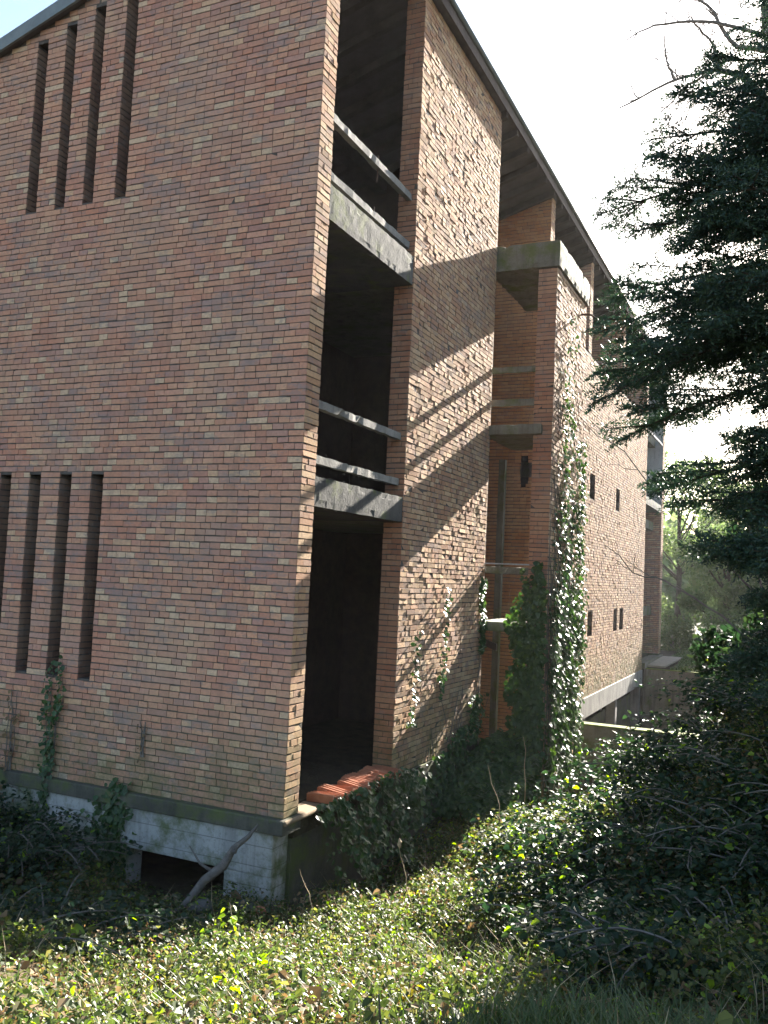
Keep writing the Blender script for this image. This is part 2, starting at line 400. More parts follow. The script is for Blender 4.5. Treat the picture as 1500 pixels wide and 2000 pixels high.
# stairwell wall, brick coloured orange for bounced light, with a hole knocked through
hole = [(-4.83, 1.98), (-4.70, 2.03), (-4.68, 2.16), (-4.60, 2.22), (-4.62, 2.42), (-4.70, 2.48), (-4.71, 2.62), (-4.84, 2.60), (-4.86, 2.3)]
hole = [(x_*1.+.02, z_-.20) for x_, z_ in hole]
def ivS(z):
    xs_ = []
    for i in range(len(hole)):
        (xa, za), (xb, zb) = hole[i], hole[(i+1) % len(hole)]
        if (za-z)*(zb-z) < 0: xs_.append(xa + (xb-xa)*(z-za)/(zb-za))
    a = max(-8.5, XF+(z+.05-7.5)/.295)
    if len(xs_) >= 2: return [(a, min(xs_)), (max(xs_), XF)]
    return [(a, XF)]
brick_face('stairwell_brickwork', (0, 16.5, 0), (1, 0, 0), (0, -1, 0), -3.3, 7.5, ivS, M['brick_bounce_orange'], 9)
sw = MB()
for z0, z1, xa, xb in [(-3.3, 1.76, XF, XF), (2.44, 6.3, XF, XF)]: sw.box(-8.5, XF-.26, 16.505, 16.7, z0, z1)
sw.box(-8.5, -4.87, 16.505, 16.7, 1.76, 2.44)
sw.build('stairwell_wall', M['mortar'], B)
b = MB(); b.box(-4.95, XF-.255, 16.72, 16.9, 1.7, 2.5); b.build('hole_dark_sheet', simple('painted_dark', (.008,.008,.008), (.015,.014,.013)), B)  # black sheet painted for the darkness seen through the hole
# lower left lining of stairwell
sl2 = MB(); sl2.box(-8.6, -8.4, 13.3, 16.5, -3.3, 6.2); sl2.build('stairwell_side_wall', M['brick_bounce_orange'], B)
# concrete post and brace inside stairwell
p1 = MB(); p1.box(-4.98, -4.86, 15.6, 15.72, -3.3, 2.2); p1.build('concrete_post', M['slab'], B, .008)
br = MB(); br.prism([(-5.3, 15.5, -1.02), (-4.87, 15.5, -1.16), (-4.87, 15.5, -1.28), (-5.3, 15.5, -1.14)], (0, .08, 0)); br.build('brace', M['timber'], B)
# projecting pier and fin of the stair volume
fwall('stair_pier', 13.3, 13.58, -3.4, 4.88, -3.71, -3.42)
fwall('stair_fin_wall', 13.58, 15.4, -3.4, 4.88, -3.55, -3.42)
brick_face('stair_pier_brickwork', (0, 13.3, 0), (1, 0, 0), (0, -1, 0), -3.4, 4.88, lambda z: [(-3.71, -3.42)], M['brick_bounce_red'], 10, 1.5)
brick_face('stair_fin_brickwork', (-3.42, 0, 0), (0, 1, 0), (1, 0, 0), -3.4, 4.88, lambda z: [(13.3, 15.4)], M['brick_sun'], 11, 2.)
import bmesh
def crumble(o, seg=.12, amp=.006, seed=1):
    rr = RS(seed); bm_ = bmesh.new(); bm_.from_mesh(o.data); bmesh.ops.remove_doubles(bm_, verts=bm_.verts, dist=1e-5)
    for ax in range(3):
        es = [e for e in bm_.edges if abs((e.verts[0].co-e.verts[1].co)[ax]) > seg*1.5]
        if es:
            L = max(abs((e.verts[0].co-e.verts[1].co)[ax]) for e in es); n = min(40, int(L/seg))
            bmesh.ops.subdivide_edges(bm_, edges=es, cuts=n, use_grid_fill=True)
    bm_.normal_update()
    for v in bm_.verts:
        sharp = any(e.calc_face_angle(0) > .8 for e in v.link_edges)
        d = v.normal * (-abs(rr.normal(0, amp*1.5)) if sharp else rr.normal(0, amp*.25))
        if sharp and rr.rand() < .07: d = d*3.5
        v.co += d
    bm_.to_mesh(o.data); bm_.free(); return o
def slab(name, x0, x1, y0, y1, z0, z1, m='slab', bev=.02):
    b = MB(); b.box(x0, x1, y0, y1, z0, z1)
    big = name in ('floor_slab', 'ground_floor_slab')
    if name == 'balcony_slab' and x0 < -10 or name == 'balcony_slab' and y1 > 20: 
        o = b.build(name, M[m], B, 0)
        e_ = MB(); e_.box(x1-.06, x1+.004, y0+.003, y1-.003, z0-.006, z1+.006); crumble(e_.build('slab_edge', M[m], B), .09, .006, int(z1*100) % 97); return o
    o = b.build(name, M[m], B, 0)
    if not big and x1-x0 < 3: crumble(o, .09, .004 if z1-z0 < .12 else .006, int(abs(z1)*100) % 97)
    return o
slab('landing_slab', XF-.12, -3.37, 13.26, 15.46, 4.88, 5.29, 'slab', .015)
slab('landing_slab', XF-.12, -3.56, 13.2, 14.9, 2.25, 2.41)
slab('landing_slab', XF-.10, -3.56, 13.25, 14.6, -.80, -.65)
for z0, z1 in ((3.25, 3.35), (2.72, 2.83), (.09, .20)):
    slab('stair_rail', XF-.02, -3.70, 13.31, 13.37, z0, z1, 'slab', .005)
h = MB(); h.tube([(XF-.05, 13.29, .24), (-3.7, 13.29, .245)], .012, 6); h.build('handrail', M['plaster'], B)
b = MB(); b.box(-4.18, -3.56, 15.1, 15.25, -3.4, -.82); b.build('sun_blocker_wall', M['conc_dark'], B)  # low wall added to block sun coming under the lowest landing
# loggia 1 slabs and rails
slab('balcony_slab', -12.4, XF+.0, 7.775, 9.985, 3.62, 3.98, 'conc', .012)
slab('balcony_slab', -12.4, XF+.0, 7.775, 9.985, .65, .95, 'conc', .012)
for z in (4.13, 4.76, 1.14, 1.71):
    slab('balcony_rail', XF-.14, XF-.06, 7.775, 9.985, z-.045, z+.045, 'conc_light', .006)
for z, y in ((4.13, 9.0), (4.76, 9.05)):
    t_ = MB(); t_.tube([(XF-.10, y, z-.2), (XF-.10, y+.01, z+.12)], .008, 5); t_.build('rebar_stub', M['rust'], B)
# interior: floors, back wall, cross walls
for z0, z1 in ((3.63, 3.97), (.66, .94)): slab('floor_slab', -12.4, XF-.27, 9.99, 13.2, z0, z1, 'slab', 0)
slab('ground_floor_slab', -12.4, XF-.26, 7.775, 13.2, -2.62, -2.40, 'soil', 0)
for z0, z1 in ((5.0, 5.29), (2.0, 2.3), (-1.0, -.7)): slab('floor_slab', -12.4, XF-.27, 16.72, 33, z0, z1, 'slab', 0)
slab('ground_floor_slab', -12.4, XF-.31, 16.72, 33, -2.95, -2.65, 'slab', 0)
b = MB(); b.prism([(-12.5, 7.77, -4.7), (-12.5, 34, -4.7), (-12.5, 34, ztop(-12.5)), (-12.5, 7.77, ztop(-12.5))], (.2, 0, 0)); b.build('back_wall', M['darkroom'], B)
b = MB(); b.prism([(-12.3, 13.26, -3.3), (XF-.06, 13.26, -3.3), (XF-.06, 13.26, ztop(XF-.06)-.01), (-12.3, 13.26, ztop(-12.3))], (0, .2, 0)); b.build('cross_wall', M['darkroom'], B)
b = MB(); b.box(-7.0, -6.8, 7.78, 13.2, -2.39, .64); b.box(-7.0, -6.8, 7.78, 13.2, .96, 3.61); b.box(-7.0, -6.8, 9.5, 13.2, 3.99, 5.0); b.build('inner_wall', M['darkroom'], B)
b = MB(); b.box(XF-.32, XF-.27, 7.78, 33, -4.7, -3.4); b.build('basement_wall', M['conc_dark'], B)
b = MB(); b.box(-9.0, -8.8, 16.72, 33, -4.7, -2.96); b.box(-8.8, XF-.4, 24.9, 25.1, -4.7, -2.96); b.build('garage_wall', M['conc_retain'], B)
# far end wall and loggia
fwall('end_wall', 33.0, 33.55, -2.5, 7.5, -12.3, XF)
brick_face('end_wall_brickwork', (0, 33.0, 0), (1, 0, 0), (0, -1, 0), -2.4, 2.9, lambda z: [(-7, XF)], M['brick'], 12)
brick_face('end_wall_brickwork', (XF, 0, 0), (0, 1, 0), (1, 0, 0), -2.4, 7.4, lambda z: [(33.0, 33.55)], M['brick_sun'], 13)
b = MB(); b.box(-7, XF-.01, 32.95, 32.995, 2.9, 7.2); b.build('rendered_panel', M['plaster'], B)
slab('end_kerb', XF-.3, XF+.1, 29.34, 33.6, -2.62, -2.42, 'slab')
slab('loggia_rail', XF-.06, XF+.0, 29.3, 33.0, 5.05, 5.13, 'plaster', 0)
slab('balcony_slab', -7, XF, 29.31, 32.94, 2.65, 2.9, 'conc', .01)
# roof
rf = MB()
def rpt(x, y, dz): return (x, y, ztop(x)+dz)
rf.prism([rpt(-12.9, 7.40, .0), rpt(-4.30, 7.40, .0), rpt(-4.30, 7.40, .09), rpt(-12.9, 7.40, .09)], (0, 26.6, 0))
roof = rf.build('roof', M['deck'], B)
fl = MB()
fl.prism([rpt(-12.9, 7.385, -.03), rpt(-4.28, 7.385, -.03), rpt(-4.28, 7.385, .13), rpt(-12.9, 7.385, .13)], (0, .03, 0))
fl.build('verge_board', M['copper'], B)
fl = MB(); fl.box(-4.298, -4.275, 7.42, 34.0, ztop(-4.3)-.06, ztop(-4.3)+.12); fl.build('fascia', M['timber'], B)
gt = MB(); gt.tube([(-4.255, 7.40, 7.66), (-4.255, 34.0, 7.66)], .035, 10); gt.build('gutter', M['copper'], B, 0, True)
y = 8.25
while y < 33:
    r_ = MB(); r_.prism([rpt(-10.5, y, -.17), rpt(-4.42 if y < 13.2 else -4.31, y, -.12), rpt(-4.42 if y < 13.2 else -4.31, y, -.003), rpt(-10.5, y, -.003)], (0, .1, 0)); r_.build('rafter', M['timber'], B)
    y += .62
pu = MB(); pu.box(-6.6, -6.4, 7.78, 33, ztop(-6.5)-.42, ztop(-6.5)-.19); pu.build('purlin', M['timber'], B)
# drain spout by the landing
sp = MB(); sp.tube([(-3.44, 15.0, 4.62), (-3.25, 15.02, 4.60), (-3.20, 15.02, 4.56)], .02, 8); sp.build('drain_spout', M['rust'], B)
# foundation of the gable
fd = MB(); fd.box(-12.5, XF+.04, 7.43, 7.78, -2.52, -2.375); fd.build('ledge', M['conc_dark'], B, .012)
fd = MB()
fd.box(-6.25, XF-.08, 7.47, 7.76, -2.93, -2.52); fd.box(-5.02, XF-.08, 7.475, 7.755, -3.6, -2.93); fd.box(-12.5, -6.25, 7.465, 7.765, -3.6, -2.52)
fd.build('foundation_beam', M['conc_board'], B, .012)
b = MB(); b.box(XF-.25, XF-.06, 7.78, 9.97, -3.6, -2.63); b.build('footing', M['conc_dark'], B)
b = MB(); b.box(XF-.262, XF-.03, 7.79, 9.97, -2.62, -2.415); b.build('added_dark_fill', M['soil'], B)  # fill added to darken the bright strip along the floor edge
b = MB(); b.box(XF-.2, XF+.06, 7.45, 8.25, -2.43, -2.378); b.build('broken_sill', simple('old_sill', (.16,.12,.075), (.26,.19,.12)), B, .02)

# ------------------------------------------------------------------ retaining walls
b = MB(); b.box(-4.1, -1.15, 16.8, 17.05, -4.7, -2.62); rw = b.build('retaining_wall', M['conc_retain']); tag(rw, 'low shaded concrete wall with bright moss along its top, beside the ivy covered pier', 'wall')
b = MB(); b.box(-4.1, -1.15, 16.79, 17.06, -2.618, -2.59); b.build('moss_cap', M['moss'], rw)
b = MB(); b.box(-4.35, 3.5, 29.5, 29.72, -4.7, -2.62); rw = b.build('retaining_wall', M['conc_retain']); tag(rw, 'long dark concrete wall holding back the sunlit grass at the far end of the drive', 'wall')
b = MB(); b.box(-4.352, 3.5, 29.49, 29.73, -2.618, -2.6); b.build('coping', M['moss'], rw)

# ------------------------------------------------------------------ terracotta hollow blocks
rt = random.Random(4)
for i in range(9):
    y = 8.35 + i*.185; x = -4.40 + rt.uniform(-.04, .05); z = -2.385 + rt.uniform(0, .015)
    t_ = MB(); L = .34; wv = .15; hh = .075
    n = len(t_.v)
    # ribbed block: walls with two hollow cells, open at the ends
    th = .016
    t_.box(-L/2, L/2, -wv/2, wv/2, 0, th); t_.box(-L/2, L/2, -wv/2, wv/2, hh-th, hh)
    for q in (-wv/2, -th/2, wv/2-th): t_.box(-L/2, L/2, q+.0005, q+th-.0005, th+.0004, hh-th-.0004)
    for q in (-.05, .0, .05): t_.tube([(-L/2+.002, q, hh+.001), (L/2-.002, q, hh+.001)], .013, 6)
    o = t_.build('hollow_block', M['terracotta']); o.location = (x, y, z)
    o.rotation_euler = (rt.uniform(-.12, .12), rt.uniform(-.10, .16), rt.uniform(-.15, .15))
    tag(o, 'orange hollow clay block on the floor edge, '+['nearest the gable corner', 'second from the gable corner', 'third from the gable corner', 'fourth from the gable corner', 'middle of the row', 'fourth from the sunlit wall', 'third from the sunlit wall', 'second from the sunlit wall', 'touching the sunlit wall'][i], 'clay block', 'clay blocks along the floor edge')

# ------------------------------------------------------------------ vegetation helpers
def plants(r, P, H, k, size, spread, tilt=.25):
    """k leaves round each stem; returns P,N,T,S"""
    n = len(P); j = np.tile(np.arange(k), n); i = np.repeat(np.arange(n), k)
    f = (j+.6+r.rand(n*k)*.6)/k; az_ = j*2.4 + np.repeat(r.rand(n)*6.28, k) + r.normal(0, .4, n*k)
    lean = np.repeat(r.normal(0, tilt, (n, 2)), k, 0)
    h_ = H[i]*f; out = np.stack([np.cos(az_), np.sin(az_), np.zeros(n*k)], 1)
    Pp = P[i].copy(); Pp[:, 2] += h_; Pp[:, :2] += lean*h_[:, None]
    S = size*np.repeat(np.exp(r.normal(0, .32, n)), k)*(.6+.8*r.rand(n*k))*(1.15-.4*f)
    Pp += out*(spread*(1.05-.7*f)*r.rand(n*k))[:, None]
    Nn = np.array([0, 0, 1.]) + out*.45 + jit(r, n*k, .38)
    T = out + np.array([0, 0, -.25]) + jit(r, n*k, .25)
    return Pp, Nn, T, S
def patch(r, n):                       # random field, clumpy
    ph = r.rand(6)*6.28
    return lambda x, y: (np.sin(x*1.9+ph[0]+np.sin(y*1.3+ph[1])*1.2)+np.sin(y*2.3+ph[2]+np.sin(x*1.7+ph[3]))+np.sin(x*5+y*4+ph[4])*.5)/2.5
def inground(P):
    x, y = P[:, 0], P[:, 1]
    return ~((x < -4.3) & (y > 7.5)) & ~((x < -3.35) & (y > 13.2)) & ~((x < -.9) & (y > 16.7) & (y < 29.75))
def sample(r, n, x0, x1, y0, y1):
    P = np.stack([r.uniform(x0, x1, n), r.uniform(y0, y1, n), np.zeros(n)], 1); P = P[inground(P)]
    P[:, 2] = gz(P[:, 0], P[:, 1]); return P
r = RS(11)
fld = patch(r, 1)
# frustum-ish density: many near the camera
parts_ = []
for n, x0, x1, y0, y1, hh, sz, sp in ((24000, -6.2, .9, 2.3, 7.6, .19, .031, .06), (19000, -4.4, 1.4, 7.4, 13.4, .22, .040, .08), (3500, -11, -4.2, 4.0, 7.45, .20, .05, .09), (2500, -3.4, 3.5, 13, 17, .3, .07, .12)):
    P = sample(r, n, x0, x1, y0, y1); f = fld(P[:, 0], P[:, 1])
    keep = r.rand(len(P)) < .65+.4*f; P = P[keep]; f = f[keep]
    H = hh*(.35+.9*r.rand(len(P)))*(1+.55*f)
    parts_.append(plants(r, P, H, 7, sz, sp))
A = [np.concatenate(q) for q in zip(*parts_)]
mi = (r.rand(len(A[0])) < .09+.26*np.clip(np.sin(A[0][:, 0]*3.1+np.sin(A[0][:, 1]*2.3)*1.6)*np.sin(A[0][:, 1]*2.9+A[0][:, 0]), 0, 1)).astype(int); mi[r.rand(len(mi)) < .06] = 2
o = leaves('undergrowth', *A, [M['cover'], M['dead'], M['lime']], None, .62, .2, mi)
tag(o, 'sunlit and shaded low leafy undergrowth covering the ground before the building', 'undergrowth', None, 'stuff')
# litter
P = sample(r, 16000, -6.5, 1.5, 2.3, 13); P[:, 2] += .012+.03*r.rand(len(P))
o = leaves('leaf_litter', P, np.array([0, 0, 1.])+jit(r, len(P), .35), jit(r, len(P), 1.)*[1, 1, .1], .03+.04*r.rand(len(P)), M['dead'])
tag(o, 'brown fallen leaves lying between the plants', 'leaf litter', None, 'stuff')
# grass
def blades(name, P, H, m, lean=.5, wd=.0045, parent=None, rr=r):
    n = len(P); a = rr.rand(n)*6.28; d = np.stack([np.cos(a), np.sin(a), 0*a], 1); s_ = np.stack([-np.sin(a), np.cos(a), 0*a], 1)
    L = (lean*(.3+rr.rand(n)))[:, None]*H[:, None]; up = np.array([0, 0, 1.])*H[:, None]; w_ = s_*wd
    V = np.stack([P-w_, P+w_, P+up*.6+d*L*.35+w_*.8, P+up*.6+d*L*.35-w_*.8, P+up*.97+d*L+w_*.15, P+up*.97+d*L-w_*.15], 1).reshape(-1, 3)
    b_ = (np.arange(n)*6)[:, None]
    Q = np.concatenate([b_+np.array([[0, 1, 2, 3]]), b_+np.array([[3, 2, 4, 5]])], 1).reshape(-1, 4)
    return quads(name, V, Q, m, parent)
P = sample(r, 60000, -6.2, 1.2, 2.3, 8.5); f = fld(P[:, 0]*1.3+3, P[:, 1]*1.3); P = P[r.rand(len(P)) < .03+.3*np.clip(f, 0, 1)]
P2 = sample(r, 3500, -1.2, .3, 2.6, 3.7); P = np.concatenate([P, P2])
tag(blades('grass', P, .08+.16*r.rand(len(P)), M['grass'], .7, .0035), 'long thin grass growing among the undergrowth', 'grass', None, 'stuff')
P = sample(r, 1500, -5.6, .6, 2.8, 12.)
o = blades('dry_grass', P, .08+.22*r.rand(len(P)), M['straw'], .9, .003); tag(o, 'dry straw stems sticking out of the undergrowth', 'dry grass', None, 'stuff')
P = np.stack([r.uniform(-4, 9, 26000), r.uniform(29.8, 36, 26000), np.zeros(26000)], 1); P[:, 2] = gz(P[:, 0], P[:, 1])
P = P[~((P[:, 0] < -3.6) & (P[:, 1] < 33.5))]
tag(blades('lawn', P, .05+.12*r.rand(len(P)), M['grass'], .7, .02), 'sunlit strip of grass above the far concrete wall', 'grass', None, 'stuff')

# ------------------------------------------------------------------ brambles on the bank
def bramble(loc, rx, ry, hgt, ncane, label, seed, mm=None, size=.05, dens=46):
    rr = RS(seed); loc = np.array(loc, float)
    e = empty('bramble_bush', loc, label, 'bush', 'brambles on the bank')
    Ps, Ns, Ts, Ss = [], [], [], []; st = MB()
    for i in range(ncane):
        a = rr.rand()*6.28; q = rr.rand()**.5; bx = loc[0]+rx*.8*q*math.cos(a); by = loc[1]+ry*.8*q*math.sin(a)
        bz = float(gz(bx, by)); a2 = a+rr.normal(0, 1.); Ln = .5+.7*rr.rand(); hh = hgt*(.45+.75*rr.rand())*(1.1-.4*q)
        t = np.linspace(0, 1, 9); d = np.array([math.cos(a2), math.sin(a2)])*Ln*min(rx, 1.3)
        c = np.stack([bx+d[0]*t, by+d[1]*t, bz+hh*(2.6*t-1.9*t*t)*1.05], 1)
        if i % 2 == 0: st.tube([tuple(v) for v in c], [.007*(1-.6*x)+.0015 for x in t], 4)
        n = dens; tt = .12+.88*rr.rand(n); cc = np.stack([np.interp(tt, t, c[:, k]) for k in range(3)], 1)
        s_ = np.sign(rr.rand(n)-.5)[:, None]*np.array([-d[1], d[0], 0])/max(np.hypot(*d), .01)
        cc = cc + s_*(.05*rr.rand(n))[:, None] + jit(rr, n, .035)
        Ps.append(cc); Ns.append(np.array([0, 0, 1.])+jit(rr, n, .5)); Ts.append(s_+np.array([d[0], d[1], -.2])+jit(rr, n, .3)); Ss.append(size*(.55+.8*rr.rand(n)))
    P_ = np.concatenate(Ps); ok = inground(P_) & (P_[:, 2] > gz(P_[:, 0], P_[:, 1]))
    A_ = [np.concatenate(x)[ok] for x in (Ps, Ns, Ts, Ss)]
    mi_ = (rr.rand(len(A_[0])) < .04).astype(int)
    leaves('foliage', *A_, [mm or M['bramble'], M['lime']], e, .6, .2, mi_)
    st.build('stem', M['twig'], e)
    return e
bramble((-.75, 10.6, -1.8), 1.0, 1.2, .40, 190, 'largest dark bramble thicket on the crest of the bank, under the fir branches', 31)
bramble((.6, 11.3, -1.5), 1.3, 1.4, .42, 190, 'dark bramble thicket at the right edge of the picture behind the others', 32)
bramble((-1.1, 7.9, -2.0), .95, 1.1, .36, 170, 'shaded bramble bush in the middle of the bank', 33)
bramble((.35, 7.7, -1.5), 1.0, 1.1, .36, 160, 'shaded bramble bush on the right of the bank just below the crest', 34)
bramble((-.45, 5.6, -1.7), .8, .9, .30, 130, 'low bramble bush nearest the camera in the lower right', 35, None, .045)
bramble((-1.35, 12.6, -2.4), .6, .8, .26, 110, 'bramble bush with sunlit tips in front of the low mossy wall', 36)
bramble((-2.2, 9.9, -2.6), .7, .9, .30, 90, 'bright half sunlit bramble at the foot of the bank', 37, M['cover'])
bramble((-.55, 14.6, -1.9), .7, .9, .5, 110, 'bramble bush arching over the end of the mossy wall', 38)
bramble((.9, 15.0, -1.6), 1.3, 1.2, .6, 140, 'furthest bramble bush below the fir trunk', 39)
bramble((-7.3, 6.75, -2.9), .9, .5, .55, 130, 'dark bramble bush against the foundation at the left', 40)
bramble((-8.9, 6.7, -2.9), 1.0, .5, .75, 130, 'dark bramble bush at the far left edge below the slit windows', 41)
bramble((-4.9, 5.0, -2.6), .8, .6, .22, 70, 'low dark bramble in front of the gap under the foundation', 42)

# ------------------------------------------------------------------ ivy
def ivy(name, label, pts, nrm, seed, stems=(), size=.055, cat='ivy', m=None, group=None, amp=.05):
    rr = RS(seed); pts = np.array(pts); nrm = np.array(nrm, float); n = len(pts)
    e = empty(name, tuple(pts[np.argmin(pts[:, 2])]), label, cat, group)
    P_ = pts + unit(nrm)*(.012+amp*rr.rand(n))[:, None]
    leaves('foliage', P_, unit(nrm)*1.+np.array([0, 0, .55])+jit(rr, n, .38), np.array([0, 0, -1.])+jit(rr, n, .55), size*(.5+.9*rr.rand(n)), m or M['ivy'], e, .85, .15)
    if stems:
        s_ = MB()
        for c in stems: s_.tube(c[0], c[1], 5)
        s_.build('stem', M['twig'], e)
    return e
r = RS(77)
def wander(p, d, n, step, wig, rr):
    out = [tuple(p)]; p = np.array(p, float); d = np.array(d, float)
    for _ in range(n):
        d = unit((d+rr.normal(0, wig, 3)*np.array([0 if abs(d[0]) < 1e-9 else 1, 1, 1]))[None])[0]; p = p+d*step; out.append(tuple(p))
    return out
# pier ivy
pts, nr = [], []
def scatter(n, fn, normal, keepf):
    for _ in range(n):
        p = fn()
        if keepf(p) > r.rand(): pts.append(p); nr.append(normal)
X3 = -3.41
def dens3(p):
    x, y, z = p
    edge = .10*math.sin(z*5.3)+.06*math.sin(z*13)
    d = 0
    if z < -.1: d = 1 if y > 13.35 else .9
    elif z < 2.4:
        d = max(math.exp(-((y-13.95-edge)/.12)**2)*1.2, math.exp(-((y-15.0-edge*1.4)/(.20 if z < 1.6 else .13))**2)*1.2, .16 if z < 1. else .03)
    elif z < 4.3: d = math.exp(-((y-14.02-edge*.6)/(.05+.10*(4.5-z)/2))**2)*(.95 if z < 3.2 else .5)
    return min(1, d)*(.75+.35*math.sin(z*4+y*7))
scatter(17000, lambda: (X3, r.uniform(13.3, 15.42), r.uniform(-3.3, 4.3)), (1, 0, 0), dens3)
scatter(5200, lambda: (r.uniform(-4.02, -3.4), 13.27, r.uniform(-3.3, .35)), (0, -1, 0), lambda p: 0 if p[2] > .12+.22*math.sin(p[0]*23+1)+.08*math.sin(p[0]*61) or p[0] < -3.73-min(.20, .45*max(0, .05-p[2]))-.05*math.sin(p[2]*7)-.03*math.sin(p[2]*17) else (.95 if p[0] > -3.74 else .6))
stems = []
for i in range(26):
    y0 = r.uniform(13.4, 15.3); c = wander((X3+.006, y0, -3.2), (0, .02, 1), r.randint(22, 46), .15, .13, r); c = [(X3+.008, min(max(q[1], 13.33), 15.38), min(q[2], 4.6)) for q in c]
    stems.append((c, [.012*(1-i_/len(c))+.002 for i_ in range(len(c))]))
for i in range(16):
    z0 = r.uniform(-.5, 3.5); c = wander((X3+.008, 14.0, z0), (0, -.7, .8), 7, .09, .15, r); stems.append(([(X3+.01, max(q[1], 13.31), q[2]) for q in c], .004))
ivy('ivy', 'thick glossy ivy climbing the tall brick pier in the middle', pts, nr, 51, stems, .062, 'ivy', None, None, .15)
P_ = [(r.uniform(-4.3, -3.5), 15.05+.1*r.rand(), r.uniform(-3.3, -.7+.15*math.sin(i*1.3))) for i in range(1500)]  # leaves added to stop sunlight passing below the lowest landing
ivy('ivy', 'sun blocking ivy curtain added at the back of the stairwell recess below the lowest landing', P_, [(0, -1, 0)]*len(P_), 56, (), .07)
# mound of ivy at the foot of the stairwell
def mound(n, fn, normal):
    return [fn() for _ in range(n)], [normal]*n
P_ = []; Nn_ = []
for _ in range(5200):
    u, v = r.rand(), r.rand(); x = -4.35+.95*u; y = 11.4+1.9*v
    top = -3.05 + .72*v*(1-.5*abs(u-.3)) + .08*math.sin(x*9)+.06*math.sin(y*7)
    z = top if r.rand() < .6 else r.uniform(-3.2, top); P_.append((x, y, z)); Nn_.append((.2, -.6, .7))
ivy('ivy', 'dark mound of ivy filling the foot of the stairwell recess', P_, Nn_, 52, (), .06, 'ivy', None, None, .06)
# ivy at loggia 1 sill
P_ = []; Nn_ = []
for _ in range(4200):
    v = r.rand(); y = 7.9+2.15*v; dz = r.rand()**1.3; x = -4.33+.10*r.rand()+.28*dz*(1-.4*v)
    z = -2.31 - dz*(.8+.25*math.sin(y*6)); lump = .10*math.sin(y*11+z*5)+.07*math.sin(y*23-z*9); 
    if r.rand() < .35+4*lump: P_.append((x+lump, y, z+.3*lump)); Nn_.append((1, -.2, .3))
ivy('ivy', 'ivy tumbling over the sill of the open ground floor beneath the clay blocks', P_, Nn_, 53, (), .05, 'ivy', None, None, .08)
# sprigs on facade wall 2
P_ = []; Nn_ = []
for _ in range(520):
    z = r.uniform(-1.15, .0); P_.append((XF+.012, 13.12+r.normal(0, .045)+.05*math.sin(z*6), z)); Nn_.append((1, -.3, .2))
ivy('ivy', 'short bright tuft of ivy on the far edge of the sunlit brick wall', P_, Nn_, 54, [([(XF+.012, 13.18, -2.3), (XF+.012, 13.14, -1.2), (XF+.012, 13.12, -.1)], .006)], .05, 'ivy')
P_ = []; Nn_ = []
for k, (y0, z0, hgt, n) in enumerate([(10.45, -2.75, .6, 420), (11.0, -2.9, .6, 300), (12.9, -2.1, .7, 300), (12.2, -2.55, .8, 420), (11.6, -2.75, .7, 420), (10.5, -1.3, 1.2, 60), (11.5, -.9, 1.5, 90)]):
    for _ in range(n):
        z = z0+r.uniform(-.5, .5)*hgt; P_.append((XF+.03, y0+r.normal(0, .18 if k < 5 else .05)+(z-z0)*.1, z)); Nn_.append((1, -.3, .3))
st_ = []
for i in range(14):
    y0 = r.uniform(10.6, 13.0); c = wander((XF+.012, y0, -3.1), (0, .03, 1), r.randint(6, 15), .14, .14, r); st_.append(([(XF+.014, q[1], q[2]) for q in c], .005))
ivy('ivy', 'straggling ivy along the foot of the sunlit brick wall', P_, Nn_, 55, st_, .052, 'ivy')
# creepers on the gable
def creeper(label, x, z0, z1, n, seed, wdt=.05, size=.045, dead=False, cat='creeper'):
    rr = RS(seed); cs = []
    for i in range(5):
        c = [(x+rr.normal(0, wdt*.7), 7.478, z0)]; zz = z0
        while zz < z1-rr.rand()*.4:
            zz += .09; c.append((c[-1][0]+rr.normal(.004, .014), 7.478, zz))
        cs.append((c, [.007*(1-i_/len(c))+.002 for i_ in range(len(c))]))
    P_ = [];
    for _ in range(n):
        c = cs[rr.randint(5)][0]; q = c[rr.randint(len(c))]; P_.append((q[0]+rr.normal(0, wdt*.5), 7.47, q[2]+rr.normal(0, .03)))
    return ivy('creeper', label, P_, [(0, -1, 0)]*len(P_), seed, cs, size, cat, M['dead'] if dead else None, 'creepers on the gable wall', .03)
creeper('withered leafless creeper under the second slit window at the left edge', -7.95, -2.95, -1.35, 60, 61, .12, .04, True)
creeper('dark leafy creeper climbing between the two right slit windows', -7.42, -2.9, -.95, 330, 62, .06)
creeper('clump of dark creeper hanging on the foundation ledge', -6.45, -3.15, -2.15, 380, 63, .13, .055)
creeper('thin bare creeper stem on the brick to the right of the slit windows', -6.10, -2.0, -1.55, 12, 64, .02, .03, True)
creeper('ragged dark creeper over the ledge at the far left', -8.5, -3.1, -2.0, 240, 65, .2)

